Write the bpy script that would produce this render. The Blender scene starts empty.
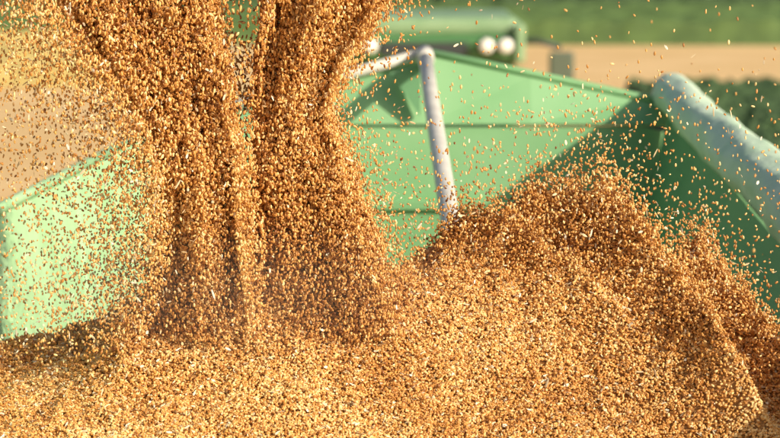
import bpy, bmesh, math, random
import numpy as np
from mathutils import Vector
rng=np.random.default_rng(7); random.seed(3)
D=bpy.data; S=bpy.context.scene; COL=S.collection

# ------------------------------------------------------------ helpers
def mat(name,col,rough=.5,noise=None,metal=0,bump=None,trans=0):
    m=D.materials.new(name); m.use_nodes=True; n=m.node_tree.nodes; l=m.node_tree.links
    b=n['Principled BSDF']; b.inputs['Roughness'].default_value=rough; b.inputs['Metallic'].default_value=metal
    b.inputs['Base Color'].default_value=(*col,1)
    tc=n.new('ShaderNodeTexCoord')
    if noise:
        sc,c2,det=noise
        t=n.new('ShaderNodeTexNoise'); t.inputs['Scale'].default_value=sc; t.inputs['Detail'].default_value=det
        l.new(tc.outputs['Object'],t.inputs['Vector'])
        r=n.new('ShaderNodeValToRGB'); r.color_ramp.elements[0].position=.35; r.color_ramp.elements[1].position=.65
        r.color_ramp.elements[0].color=(*col,1); r.color_ramp.elements[1].color=(*c2,1)
        l.new(t.outputs['Fac'],r.inputs['Fac']); l.new(r.outputs['Color'],b.inputs['Base Color'])
    if bump:
        t2=n.new('ShaderNodeTexNoise'); t2.inputs['Scale'].default_value=bump[0]; t2.inputs['Detail'].default_value=4
        l.new(tc.outputs['Object'],t2.inputs['Vector'])
        bp=n.new('ShaderNodeBump'); bp.inputs['Strength'].default_value=bump[1]; bp.inputs['Distance'].default_value=bump[2]
        l.new(t2.outputs['Fac'],bp.inputs['Height']); l.new(bp.outputs['Normal'],b.inputs['Normal'])
    return m
def empty(name):
    e=D.objects.new(name,None); COL.objects.link(e); return e
def mesh(name,verts,faces,m,parent=None,smooth=False,bevel=0):
    me=D.meshes.new(name); me.from_pydata([tuple(map(float,v)) for v in verts],[],faces); me.update()
    bm=bmesh.new(); bm.from_mesh(me); bmesh.ops.recalc_face_normals(bm,faces=bm.faces); bm.to_mesh(me); bm.free()
    if smooth: me.shade_smooth()
    o=D.objects.new(name,me); COL.objects.link(o); me.materials.append(m)
    if parent: o.parent=parent
    if bevel:
        b=o.modifiers.new('b','BEVEL'); b.width=bevel; b.segments=3; b.limit_method='ANGLE'
    return o
def box(name,lo,hi,m,parent=None,bevel=0):
    (a,b,c),(d,e,f)=lo,hi
    v=[(a,b,c),(d,b,c),(d,e,c),(a,e,c),(a,b,f),(d,b,f),(d,e,f),(a,e,f)]
    return mesh(name,v,[(0,1,2,3),(4,5,6,7),(0,1,5,4),(1,2,6,5),(2,3,7,6),(3,0,4,7)],m,parent,bevel=bevel)
def sheet(name,rows,thick,m,parent=None):
    R=len(rows);C=len(rows[0]); v=[p for r in rows for p in r]
    f=[(i*C+j,i*C+j+1,(i+1)*C+j+1,(i+1)*C+j) for i in range(R-1) for j in range(C-1)]
    o=mesh(name,v,f,m,parent); s=o.modifiers.new('s','SOLIDIFY'); s.thickness=thick; s.offset=0
    b=o.modifiers.new('b','BEVEL'); b.width=.003; b.segments=2; b.limit_method='ANGLE'
    return o
def tube(name,pts,rad,m,parent=None,seg=24,wob=0,caps=True):
    pts=[Vector(p) for p in pts]; n=len(pts); rad=rad if isinstance(rad,(list,tuple)) else [rad]*n
    v=[];f=[]
    for i,p in enumerate(pts):
        t=(pts[min(i+1,n-1)]-pts[max(i-1,0)]).normalized()
        a=t.orthogonal().normalized() if abs(t.z)>.9 else t.cross(Vector((0,0,1))).normalized()
        b=t.cross(a)
        for k in range(seg):
            th=2*math.pi*k/seg; r=rad[i]*(1+wob*math.sin(3*th+i*.35)+wob*math.sin(5*th-i*.5)*.6+wob*.5*math.sin(9*th+i*.8))
            v.append(p+a*math.cos(th)*r+b*math.sin(th)*r)
    for i in range(n-1):
        for k in range(seg):
            f.append((i*seg+k,i*seg+(k+1)%seg,(i+1)*seg+(k+1)%seg,(i+1)*seg+k))
    if caps: f.append(tuple(range(seg))); f.append(tuple((n-1)*seg+k for k in range(seg)))
    return mesh(name,v,f,m,parent,smooth=True)

def vnoise(p,seed=0):
    i=np.floor(p).astype(np.int64); f=p-i; f=f*f*(3-2*f)
    def h(a):
        x=(a[:,0]*374761393+a[:,1]*668265263+a[:,2]*2147483647+seed*974711)&0xffffffff
        x=((x^(x>>13))*1274126177)&0xffffffff; x=x^(x>>16)
        return (x&0xffff)/65535.
    r=0
    for dx in (0,1):
        for dy in (0,1):
            for dz in (0,1):
                w=(f[:,0] if dx else 1-f[:,0])*(f[:,1] if dy else 1-f[:,1])*(f[:,2] if dz else 1-f[:,2])
                r=r+w*h(i+np.array([dx,dy,dz]))
    return r
def fbm(p,seed=0,oc=4):
    a=.5;t=0;s=0
    for o in range(oc):
        t=t+a*vnoise(p*2**o+o*17.3,seed+o); s+=a; a*=.5
    return t/s

# ------------------------------------------------------------ light, world, camera
sd=Vector((.66,-.56,.455)).normalized()
elev=math.asin(sd.z)
w=D.worlds.new("World"); S.world=w; w.use_nodes=True
nt=w.node_tree; sk=nt.nodes.new('ShaderNodeTexSky'); sk.sky_type='NISHITA'; sk.sun_disc=False
sk.sun_elevation=elev; sk.sun_rotation=math.atan2(sd.x,sd.y); sk.dust_density=4.0
nt.links.new(sk.outputs[0],nt.nodes['Background'].inputs[0]); nt.nodes['Background'].inputs[1].default_value=.10
L=D.lights.new('sun','SUN'); L.energy=5.0; L.angle=math.radians(.5); L.color=(1,.90,.72)
lo=D.objects.new('sun',L); COL.objects.link(lo); lo.rotation_euler=sd.to_track_quat('Z','Y').to_euler(); lo.location=(5,-5,12)
cam=D.cameras.new('camera'); co=D.objects.new('camera',cam); COL.objects.link(co); S.camera=co
cam.lens=90; cam.sensor_width=36; cam.clip_end=3000; cam.clip_start=.05
co.location=(0,0,4.5); co.rotation_euler=(math.radians(81),0,0)
cam.dof.use_dof=True; cam.dof.focus_distance=3.03; cam.dof.aperture_fstop=5.0
S.view_settings.view_transform='Standard'; S.view_settings.look='None'; S.view_settings.exposure=0

# ------------------------------------------------------------ grain materials
def grain_mat(name,stops,rough):
    m=D.materials.new(name); m.use_nodes=True; n=m.node_tree.nodes; l=m.node_tree.links
    b=n['Principled BSDF']; b.inputs['Roughness'].default_value=rough
    at=n.new('ShaderNodeAttribute'); at.attribute_type='INSTANCER'; at.attribute_name='tint'
    r=n.new('ShaderNodeValToRGB'); cr=r.color_ramp
    cr.elements[0].position=stops[0][0]; cr.elements[0].color=(*stops[0][1],1)
    cr.elements[1].position=stops[-1][0]; cr.elements[1].color=(*stops[-1][1],1)
    for p,c in stops[1:-1]:
        e=cr.elements.new(p); e.color=(*c,1)
    l.new(at.outputs['Fac'],r.inputs['Fac']); l.new(r.outputs['Color'],b.inputs['Base Color'])
    return m
M_g=grain_mat('wheat_kernel',[(0,(.25,.085,.018)),(.3,(.54,.235,.052)),(.65,(.76,.40,.11)),(1,(.94,.67,.31))],.34)
M_c=grain_mat('chaff_flake',[(0,(.74,.54,.28)),(1,(.93,.85,.66))],.6)

def scatter(name,P,rot,scl,tint,material,parent,sub=2):
    me=D.meshes.new(name); N=len(P); me.vertices.add(N)
    me.vertices.foreach_set('co',P.astype(np.float32).ravel())
    for nm,arr,ty in (('rot',rot,'FLOAT_VECTOR'),('scl',scl,'FLOAT_VECTOR'),('tint',tint,'FLOAT')):
        a=me.attributes.new(nm,ty,'POINT'); a.data.foreach_set('vector' if ty=='FLOAT_VECTOR' else 'value',arr.astype(np.float32).ravel())
    me.materials.append(material)
    o=D.objects.new(name,me); COL.objects.link(o)
    if parent: o.parent=parent
    g=D.node_groups.new(name,'GeometryNodeTree')
    g.interface.new_socket('Geometry',in_out='INPUT',socket_type='NodeSocketGeometry')
    g.interface.new_socket('Geometry',in_out='OUTPUT',socket_type='NodeSocketGeometry')
    n=g.nodes; l=g.links
    gi=n.new('NodeGroupInput'); go=n.new('NodeGroupOutput')
    ico=n.new('GeometryNodeMeshIcoSphere'); ico.inputs['Radius'].default_value=1; ico.inputs['Subdivisions'].default_value=sub
    sm=n.new('GeometryNodeSetShadeSmooth'); st=n.new('GeometryNodeSetMaterial'); st.inputs['Material'].default_value=material
    l.new(ico.outputs['Mesh'],sm.inputs['Geometry']); l.new(sm.outputs[0],st.inputs['Geometry'])
    ip=n.new('GeometryNodeInstanceOnPoints')
    l.new(gi.outputs[0],ip.inputs['Points']); l.new(st.outputs[0],ip.inputs['Instance'])
    for nm,s in (('rot','Rotation'),('scl','Scale')):
        a=n.new('GeometryNodeInputNamedAttribute'); a.data_type='FLOAT_VECTOR'; a.inputs['Name'].default_value=nm
        l.new(a.outputs['Attribute'],ip.inputs[s])
    l.new(ip.outputs[0],go.inputs[0])
    md=o.modifiers.new('grain','NODES'); md.node_group=g
    return o
def kscale(N,k=1.0):
    s=rng.normal(1,.15,N).clip(.6,1.4)[:,None]*k*.82
    L_=rng.normal(1,.14,N)
    return np.stack([.0034*L_,.0021*rng.normal(1,.08,N),.0019*np.ones(N)],1)*s
def fullrot(N): return rng.uniform(-math.pi,math.pi,(N,3))
def lyingrot(N,t=.45): return np.stack([rng.uniform(-3.1,3.1,N),rng.normal(0,t,N),rng.uniform(-3.14,3.14,N)],1)
def tints(P,base=.5):
    return (base+(fbm(P*9,5)-.5)*.7+rng.normal(0,.26,len(P))).clip(0,1)
def cscale(N,k=1.0):
    L_=rng.lognormal(0,.38,N)*k
    return np.stack([.0046*L_,.0017*rng.uniform(.6,1.7,N)*k,.0004*np.ones(N)],1)

# ------------------------------------------------------------ heap height field
CX=np.array([-1.2,-.80,-.65,-.483,-.317,-.15,-.017,.067,.133,.183,.25,.333,.417,.517,.60,.65,.8,1.2])
CZ=np.array([3.60,3.74,3.79,3.820,3.852,3.875,3.905,3.925,3.945,3.953,3.950,3.935,3.905,3.875,3.83,3.79,3.67,3.5])
RID=[((.315,3.24),(.50,2.86),.105,.122,.115,.050,.028),
     ((.51,3.24),(.63,2.84),.068,.098,.055,.040,.024),
     ((.11,3.20),(.29,3.03),.032,.050,.05,.04,.020),
     ((.22,3.22),(.33,3.10),.03,.03,.04,.04,.03),
     ((-.40,3.00),(-.20,3.03),.055,.088,.085,.085,.075),
     ((-.20,3.05),(.02,3.07),.060,.048,.085,.08,.07)]
def ridge(x,y,r):
    (x0,y0),(x1,y1),a0,a1,s0,s1,sr=r
    dx,dy=x1-x0,y1-y0; L_=math.hypot(dx,dy)
    t=((x-x0)*dx+(y-y0)*dy)/L_/L_; d=((x-x0)*(-dy)+(y-y0)*dx)/L_
    wob=(vnoise(np.stack([t*5,x*0+a0*50,x*0],-1).reshape(-1,3)).reshape(x.shape)-.5)*.035
    d=d+wob; tt=np.clip(t,0,1)
    sg=np.where(d<0,s0+(s1-s0)*tt,sr)
    ov=.16*.42/L_; over=np.where(t<0,np.exp(-(t/ov)**2),np.where(t>1,np.exp(-((t-1)/(ov*2))**2),1))
    return (a0+(a1-a0)*tt)*np.exp(-np.abs(d/sg)**1.4)*over
def H(x,y):
    x=np.asarray(x,float); y=np.asarray(y,float)
    c=np.interp(x,CX,CZ); yc=3.2
    t=np.clip((yc-y)/.42,0,3)
    front=np.clip(3.722-.10*np.clip(np.abs(x+.05)-.35,0,9),3.5,4)
    z=np.where(y>yc,c-.12*(1-np.exp(-(y-yc)/.1))-.42*(y-yc),c+(front-c)*np.where(t<1,t**1.15,t))
    z=np.maximum(z,3.15)
    rr=0
    for r in RID: rr=rr+ridge(x,y,r)
    p=np.stack([x.ravel(),y.ravel(),0*x.ravel()],1)
    z=z+rr+((fbm(p*7,1,4)-.5)*.055).reshape(x.shape)+((fbm(p*34,9,3)-.5)).reshape(x.shape)*(.018+.17*np.clip(rr,0,.1))
    return z
heap=empty('wheat_grain_heap')
nx,ny=420,420
gx=np.linspace(-1.0,1.0,nx); gy=np.linspace(2.15,5.45,ny); X,Y=np.meshgrid(gx,gy)
inside=lambda y: .66+ (5.5-y)*.04
Xc=X*(inside(Y)+.10)
Z=H(Xc,Y)-.003
V=np.stack([Xc,Y,Z],-1).reshape(-1,3)
F=[(j*nx+i,j*nx+i+1,(j+1)*nx+i+1,(j+1)*nx+i) for j in range(ny-1) for i in range(nx-1)]
M_h=mat('grain_bed',(.36,.155,.04),.7,(300,(.54,.27,.08),3),bump=(420,.9,.004))
mesh('grain_bed',V,F,M_h,heap,smooth=True)
N=155000
x=rng.uniform(-.76,.76,N); y0=np.where(x>.3,2.62,2.77); y=y0+rng.uniform(0,1,N)*(3.32-y0)
z=H(x,y)+rng.uniform(-.001,.0035,N)
P1=np.stack([x,y,z],1)
N2=28000
x=rng.uniform(-.78,.78,N2); y=rng.uniform(2.2,5.4,N2); k=(y<2.77)|(y>3.32); x=x[k];y=y[k]
P2=np.stack([x,y,H(x,y)+.001],1)
P=np.concatenate([P1,P2]); 
scatter('kernels',P,lyingrot(len(P)),kscale(len(P)),tints(P,.60),M_g,heap)
Q=[]
for r,n in ((RID[0],18000),(RID[1],10000),(RID[2],4000),(RID[3],3000),(RID[4],5000),(RID[5],5000)):
    (x0,y0),(x1,y1),*_=r
    t=rng.uniform(-.08,1.05,n); 
    xx=x0+(x1-x0)*t+rng.normal(0,.024,n)-.01; yy=y0+(y1-y0)*t+rng.normal(0,.02,n)
    h=rng.exponential(.015,n)*(1.2-t*.5)
    cl=fbm(np.stack([xx*22,yy*22,h*20],1),31,3); k=cl>.44
    Q.append(np.stack([xx,yy,H(xx,yy)+h],1)[k])
n=10000; xx=rng.uniform(-.7,.7,n); yy=rng.uniform(2.8,3.28,n)
Q.append(np.stack([xx,yy,H(xx,yy)+rng.exponential(.006,n)],1))
Q=np.concatenate(Q)
scatter('tumbling_kernels',Q,fullrot(len(Q)),kscale(len(Q)),tints(Q,.5),M_g,heap)
n=4600; xx=rng.uniform(-.75,.75,n); yy=rng.uniform(2.78,3.3,n)
C=np.stack([xx,yy,H(xx,yy)+.004],1)
scatter('chaff',C,lyingrot(n,.35),cscale(n),rng.uniform(0,1,n),M_c,heap,1)

# ------------------------------------------------------------ falling streams
st=empty('falling_grain_stream')
zs=np.array([3.852,3.898,3.960,4.052,4.114,4.161,4.191,4.269,4.361,4.408,4.50])
LL=np.array([-.405,-.385,-.365,-.360,-.365,-.378,-.398,-.455,-.525,-.565,-.64])
LR=np.array([-.195,-.203,-.214,-.222,-.229,-.2338,-.238,-.2445,-.268,-.290,-.35])
RL=np.array([-.225,-.222,-.219,-.219,-.219,-.222,-.222,-.218,-.200,-.175,-.13])
RR=np.array([ .035, .015,-.0078,-.0438,-.068,-.086,-.0947,-.0654,-.003,.03,.09])
def stream(n,A,B,yc,seed,fl,bell=0):
    u=rng.uniform(0,1,n); z=3.84+u*.65
    a=np.interp(z,zs,A); b=np.interp(z,zs,B)
    s=rng.uniform(-1,1,n); q=rng.uniform(-1,1,n)*np.sqrt(1-s*s)
    fr=rng.uniform(0,1,n)<fl+.06*u; s=np.where(fr,np.sign(s)*(.80+rng.exponential(.16,n)),s)
    q=np.where(fr,rng.normal(0,.8,n),q)
    m=(a+b)/2; hw=(b-a)/2
    low=np.clip((4.18-z)/.28,0,1)*bell
    edge=.76+.46*fbm(np.stack([np.sign(s)*3+0*z,z*10,q*1.5],1),seed,4)
    yv=yc-.05*low+q*.052*(1+.5*(b-a)/.15)
    yv=yv+(fbm(np.stack([s*1.9,z*3.5,0*z],1),seed+20,3)-.5)*.09*(1-.55*low)
    x=m+s*hw*edge
    p=np.stack([x,yv,z],1)
    c=fbm(np.stack([s*4.0,yv*22,z*6],1),seed+3,4)
    c2=fbm(np.stack([x*70,yv*60,z*24],1),seed+8,2)
    up=np.clip((z-4.0)/.4,0,1)
    keep=(c*.65+c2*.35+(.12*(1-np.abs(s))))>(.395-.05*low+.045*up+.04*fr)
    p=p[keep]; k=p[:,2]>H(p[:,0],p[:,1])-.004
    return p[k]
PS=np.concatenate([stream(86000,LL,LR,3.03,11,.14),stream(86000,RL,RR,3.09,47,.09,1)])
def fallrot(N):
    r=fullrot(N); r[:,1]=np.where(rng.uniform(0,1,N)<.5,rng.normal(1.45,.4,N),r[:,1]); return r
def streak(P):
    u=np.clip((P[:,2]-4.0)/.4,0,1)[:,None]; return np.concatenate([1.04+.25*u,1-.05*u,1-.05*u],1)
scatter('kernels',PS,fallrot(len(PS)),kscale(len(PS))*streak(PS),tints(PS,.54),M_g,st)
A_=[]
n=12000
z=rng.uniform(3.83,4.45,n); e=np.interp(z,zs,LL)
A_.append(np.stack([e+.03-rng.exponential(.075,n),3.03+rng.normal(0,.11,n),z],1))
n=3200
z=rng.uniform(3.83,4.45,n); A_.append(np.stack([rng.uniform(-.72,-.2,n),3.05+rng.normal(0,.16,n),z],1))
n=1800
z=rng.uniform(3.86,4.42,n); e=np.interp(z,zs,RR); A_.append(np.stack([e-.01+rng.exponential(.030,n),3.08+rng.normal(0,.08,n),z],1))
n=4000
xx=rng.normal(.34,.18,n); yy=3.1+rng.normal(0,.12,n)
A_.append(np.stack([xx,yy,H(xx,yy)+rng.exponential(.068,n)],1))
n=900
A_.append(np.stack([rng.uniform(-.05,.75,n),3.1+rng.normal(0,.2,n),rng.uniform(3.85,4.22,n)],1))
n=220
A_.append(np.stack([rng.uniform(-.05,.75,n),3.1+rng.normal(0,.3,n),rng.uniform(4.1,4.45,n)],1))
A_=np.concatenate(A_); A_=A_[(A_[:,2]>H(A_[:,0],A_[:,1]))&(A_[:,1]>2.45)]
scatter('airborne_kernels',A_,fallrot(len(A_)),kscale(len(A_),.88)*streak(A_),tints(A_,.62),M_g,st)
idx=rng.integers(0,len(A_),3000); i2=rng.integers(0,len(PS),2200)
CA=np.concatenate([A_[idx]+rng.normal(0,.03,(3000,3)),PS[i2]+rng.normal(0,.012,(2200,3))])
CA=CA[CA[:,1]>2.4]
scatter('airborne_chaff',CA,fullrot(len(CA)),cscale(len(CA),.85),rng.uniform(0,1,len(CA)),M_c,st,1)
def dust(name,c,r,dens):
    bm=bmesh.new(); bmesh.ops.create_icosphere(bm,subdivisions=3,radius=1)
    me=D.meshes.new(name); bm.to_mesh(me); bm.free()
    o=D.objects.new(name,me); COL.objects.link(o); o.location=c; o.scale=r; o.parent=st
    m=D.materials.new(name); m.use_nodes=True; n=m.node_tree.nodes; l=m.node_tree.links; n.clear()
    out=n.new('ShaderNodeOutputMaterial'); v=n.new('ShaderNodeVolumeScatter'); v.inputs['Color'].default_value=(.98,.88,.70,1); v.inputs['Anisotropy'].default_value=.2
    tc=n.new('ShaderNodeTexCoord'); ln=n.new('ShaderNodeVectorMath'); ln.operation='LENGTH'
    mr=n.new('ShaderNodeMapRange'); mr.interpolation_type='SMOOTHSTEP'; mr.inputs['From Min'].default_value=1; mr.inputs['From Max'].default_value=0
    mr.inputs['To Min'].default_value=0; mr.inputs['To Max'].default_value=dens
    l.new(tc.outputs['Object'],ln.inputs[0]); l.new(ln.outputs['Value'],mr.inputs['Value']); l.new(mr.outputs[0],v.inputs['Density']); l.new(v.outputs[0],out.inputs['Volume'])
    me.materials.append(m)
dust('dust_cloud',(-.24,2.95,3.92),(.46,.20,.14),1.1)

# ------------------------------------------------------------ grain trailer
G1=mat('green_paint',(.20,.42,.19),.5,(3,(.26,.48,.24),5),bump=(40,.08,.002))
G2=mat('green_paint_dark',(.13,.31,.15),.55,(4,(.17,.37,.19),6))  # darker green than the gable, for right wall, gusset plate and floor
GT=mat('pale_green_tarpaulin',(.38,.63,.32),.55,(6,(.48,.71,.40),5),bump=(14,.35,.02))
GB=mat('blue_green_tarpaulin',(.52,.70,.50),.6,(9,(.66,.80,.62),5),bump=(16,.6,.014))
GR=mat('galvanised_steel',(.62,.59,.53),.5,(18,(.74,.71,.64),5),metal=.05)
BK=mat('black_rubber',(.03,.03,.03),.8)
tr=empty('grain_trailer')
xs=[-.70,-.14,.10,.40,.72,.80]; tops=[3.86,4.027,4.096,4.033,3.965,3.948]
sheet('gable_panel',[[(x,5.46,1.4) for x in xs],[(x,5.48,3.70) for x in xs],[(x,5.50,3.895 if x<.75 else 3.87) for x in xs]],.012,G1,tr)
sheet('gable_top_band',[[(x,5.485,3.900) for x in xs[1:]],[(x,5.55,t) for x,t in zip(xs[1:],tops[1:])]],.012,G1,tr)
sheet('gable_top_band_side',[[(x,5.485,3.80) for x in xs[:2]],[(x,5.55,t) for x,t in zip(xs[:2],tops[:2])]],.012,G1,tr)
tube('gable_rim',[(x,5.545,t+.008) for x,t in zip(xs[2:],tops[2:])],.011,G1,tr,12)
tube('gable_rim_pipe',[(-.70,5.54,3.875),(-.14,5.53,4.035),(.10,5.52,4.10)],.016,GR,tr,16)
mesh('gusset_plate',[(.0,5.44,4.05),(.085,5.44,4.075),(.085,5.44,3.93),(.0,5.47,4.05),(.085,5.47,4.075),(.085,5.47,3.93)],[(0,1,2),(3,4,5),(0,1,4,3),(1,2,5,4),(2,0,3,5)],G2,tr)
box('panel_rib',(-.68,5.455,3.66),(.70,5.476,3.69),G1,tr,.004)
tube('support_pole',[(.099,5.47,4.098),(.103,4.9,4.034),(.117,3.75,3.905),(.125,3.2,3.845)],.020,GR,tr,20)
tube('pole_collar',[(.0985,5.50,4.101),(.0995,5.40,4.090)],.024,GR,tr,20)
def wallrow(s,z,off): return [(s*(.70+off),5.48,z),(s*(.78+off),4.0,z+.03*(s<0)),(s*(.86+off),2.15,z+.05*(s<0))]
sheet('left_wall',[wallrow(-1,1.4,-.10),wallrow(-1,3.45,-.08),wallrow(-1,3.86,0)],.012,GT,tr)
tube('left_wall_lip',[(-.705,5.48,3.872),(-.785,4.0,3.902),(-.865,2.15,3.922)],.012,GT,tr,12)
for i,yy in enumerate((2.9,3.6,4.3,5.0)):
    a=-(.70+(5.48-yy)*.049)
    tube('left_wall_brace_%d'%i,[(a+.10,yy,3.40),(a+.012,yy+.25,3.85)],.010,GT,tr,10)
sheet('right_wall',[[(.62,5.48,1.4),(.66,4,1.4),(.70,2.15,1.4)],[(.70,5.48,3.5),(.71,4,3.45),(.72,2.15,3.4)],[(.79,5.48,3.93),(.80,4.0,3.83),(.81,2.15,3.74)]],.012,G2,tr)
n=60; pts=[];rad=[]
for i in range(n):
    t=i/(n-1); yy=5.62-3.45*t
    pts.append((.80+.005*math.sin(i*.5)+.01*t,yy,3.985-.057*t*2.3+.004*math.sin(i*.33))); rad.append((.054+.024*t)*(1+.025*math.sin(i*.9)+.02*math.sin(i*1.7)) if 0<i<n-1 else .03)
tube('rolled_tarpaulin',pts,rad,GB,tr,40,wob=.035)
sheet('rear_wall',[[(-.76,2.15,1.4),(.70,2.15,1.4)],[(-.86,2.15,3.5),(.80,2.15,3.5)]],.012,G1,tr)
box('floor',(-.62,2.15,1.30),(.62,5.46,1.39),G2,tr,.01)
for s in (-1,1):
    box('chassis_rail',(s*.35-.06,1.9,1.05),(s*.35+.06,6.6,1.29),GR,tr,.01)
def wheel(name,x,y,r,wd,rim,parent):
    prof=[(.45*r,-.5*wd),(.9*r,-.5*wd),(r,-.36*wd),(r,.36*wd),(.9*r,.5*wd),(.45*r,.5*wd)]
    v=[];f=[];sg=36
    for k in range(sg):
        th=2*math.pi*k/sg; g=1 if k%2 else .965
        for a,b in prof: v.append((x+b,y+a*g*math.cos(th),r+a*g*math.sin(th)))
    m_=len(prof)
    for k in range(sg):
        for j in range(m_): f.append((k*m_+j,k*m_+(j+1)%m_,((k+1)%sg)*m_+(j+1)%m_,((k+1)%sg)*m_+j))
    mesh(name+'_tyre',v,f,BK,parent)
    tube(name+'_rim',[(x-.3*wd,y,r),(x-.05*wd,y,r),(x+.3*wd,y,r)],[.46*r,.3*r,.46*r],rim,parent,28)
YW=mat('yellow_rim',(.65,.45,.03),.5)
for s in (-1,1):
    for k,yy in enumerate((3.3,4.5)): wheel('wheel_%d_%d'%(s,k),s*.72,yy,.52,.34,YW,tr)
box('axle',(-.6,3.25,.47),(.6,3.35,1.05),GR,tr,.02); box('axle_2',(-.6,4.45,.47),(.6,4.55,1.05),GR,tr,.02)
tube('drawbar',[(0,5.5,1.1),(0,7.4,.7)],.06,GR,tr,12)

# ------------------------------------------------------------ tractor standing behind
tc_=empty('tractor')
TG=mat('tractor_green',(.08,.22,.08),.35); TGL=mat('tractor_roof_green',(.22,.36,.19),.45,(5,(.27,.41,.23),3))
GLS=mat('cab_glass',(.05,.07,.07),.08); LMP=mat('lamp_lens',(.95,.93,.85),.15); DK=mat('dark_plastic',(.04,.05,.05),.5)
ty=20.0
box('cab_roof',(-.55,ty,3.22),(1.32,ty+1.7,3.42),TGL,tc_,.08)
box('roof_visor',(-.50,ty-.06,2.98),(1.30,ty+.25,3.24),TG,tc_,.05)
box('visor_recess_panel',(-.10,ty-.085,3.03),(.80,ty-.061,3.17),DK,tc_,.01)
box('roof_end_cap',(1.26,ty-.12,2.95),(1.38,ty+1.4,3.36),TGL,tc_,.05)
box('cab_glass',(-.42,ty+.08,1.7),(1.20,ty+1.55,3.05),GLS,tc_,.05)
for xx in (-.46,1.20):
    for yy in (ty+.02,ty+1.5): box('cab_pillar',(xx,yy,1.6),(xx+.08,yy+.09,3.1),TG,tc_,.02)
def lamp(x,z,r):
    tube('lamp_housing',[(x,ty-.08,z),(x,ty-.20,z)],[r*.8,r*1.15],DK,tc_,20)
    tube('lamp_lens',[(x,ty-.201,z),(x,ty-.225,z),(x,ty-.235,z)],[r,r*.8,r*.2],LMP,tc_,20)
for x in (.98,1.17,-.2,-.38): lamp(x,3.14,.078)
box('cab_floor',(-.5,ty-.05,1.1),(1.3,ty+1.7,1.65),TG,tc_,.05)
box('engine_hood',(0,ty+1.75,1.1),(.8,ty+3.7,1.95),TG,tc_,.12)
tube('exhaust',[(.95,ty+1.9,1.5),(.95,ty+1.9,3.0)],.05,DK,tc_,14)
tube('mirror_arm',[(1.28,ty+.3,3.16),(1.5,ty+.2,3.17),(1.76,ty+.15,3.10)],.028,DK,tc_,10)
MG=mat('mirror_back',(.11,.14,.10),.4)
box('mirror',(1.64,ty+.1,2.76),(1.90,ty+.17,3.06),MG,tc_,.03)
box('fender_left',(-.95,ty-.5,1.65),(-.45,ty+1.1,1.75),TG,tc_,.04); box('fender_right',(1.25,ty-.5,1.65),(1.75,ty+1.1,1.75),TG,tc_,.04)
for x in (-.70,1.50):
    wheel('rear_wheel',x,ty+.3,.92,.5,YW,tc_)
for x in (-.5,1.3): wheel('front_wheel',x,ty+3.1,.62,.4,YW,tc_)

# ------------------------------------------------------------ ground and fields
STU=mat('stubble',(.72,.47,.20),.9,(.35,(.82,.56,.27),6),bump=(6,.5,.05))
gr=mesh('ground',[(-600,-200,0),(600,-200,0),(600,1500,0),(-600,1500,0)],[(0,1,2,3)],STU)
def crop(name,x0,x1,y0,y1,h,m,nx,ny,skew=0,amp=.12):
    gx=np.linspace(x0,x1,nx); gy=np.linspace(y0,y1,ny); X,Y=np.meshgrid(gx,gy)
    Z=h+(rng.uniform(-1,1,X.shape))*amp+.10*np.sin(Y*2*math.pi/1.5)
    Z[0,:]=0;Z[-1,:]=0;Z[:,0]=0;Z[:,-1]=0
    Y2=Y+X*skew
    V=np.stack([X,Y2,Z+.004],-1).reshape(-1,3)
    F=[(j*nx+i,j*nx+i+1,(j+1)*nx+i+1,(j+1)*nx+i) for j in range(ny-1) for i in range(nx-1)]
    return mesh(name,V,F,m)
C1=mat('crop_leaves',(.06,.11,.028),.8,(1.2,(.10,.17,.045),5)); C2=mat('crop_leaves_dark',(.03,.065,.02),.8,(1.5,(.05,.10,.03),5))
C3=mat('crop_leaves_light',(.16,.21,.06),.8,(1.2,(.22,.27,.09),5)); C4=mat('ripe_crop',(.42,.32,.10),.9,(1.2,(.52,.40,.15),5))
crop('green_crop_field',-60,60,66,79,.7,C1,240,60,-.02)
crop('hedgerow',-60,60,80,84,1.3,C2,240,10,-.02,.35)
crop('light_crop_field',-90,90,86,180,.6,C3,200,120,-.02)
crop('soybean_field',5.4,25,24,46,.5,C2,120,120,-.02)
crop('ripe_crop_strip',-40,-6,50,64,.5,C4,120,60,-.02)
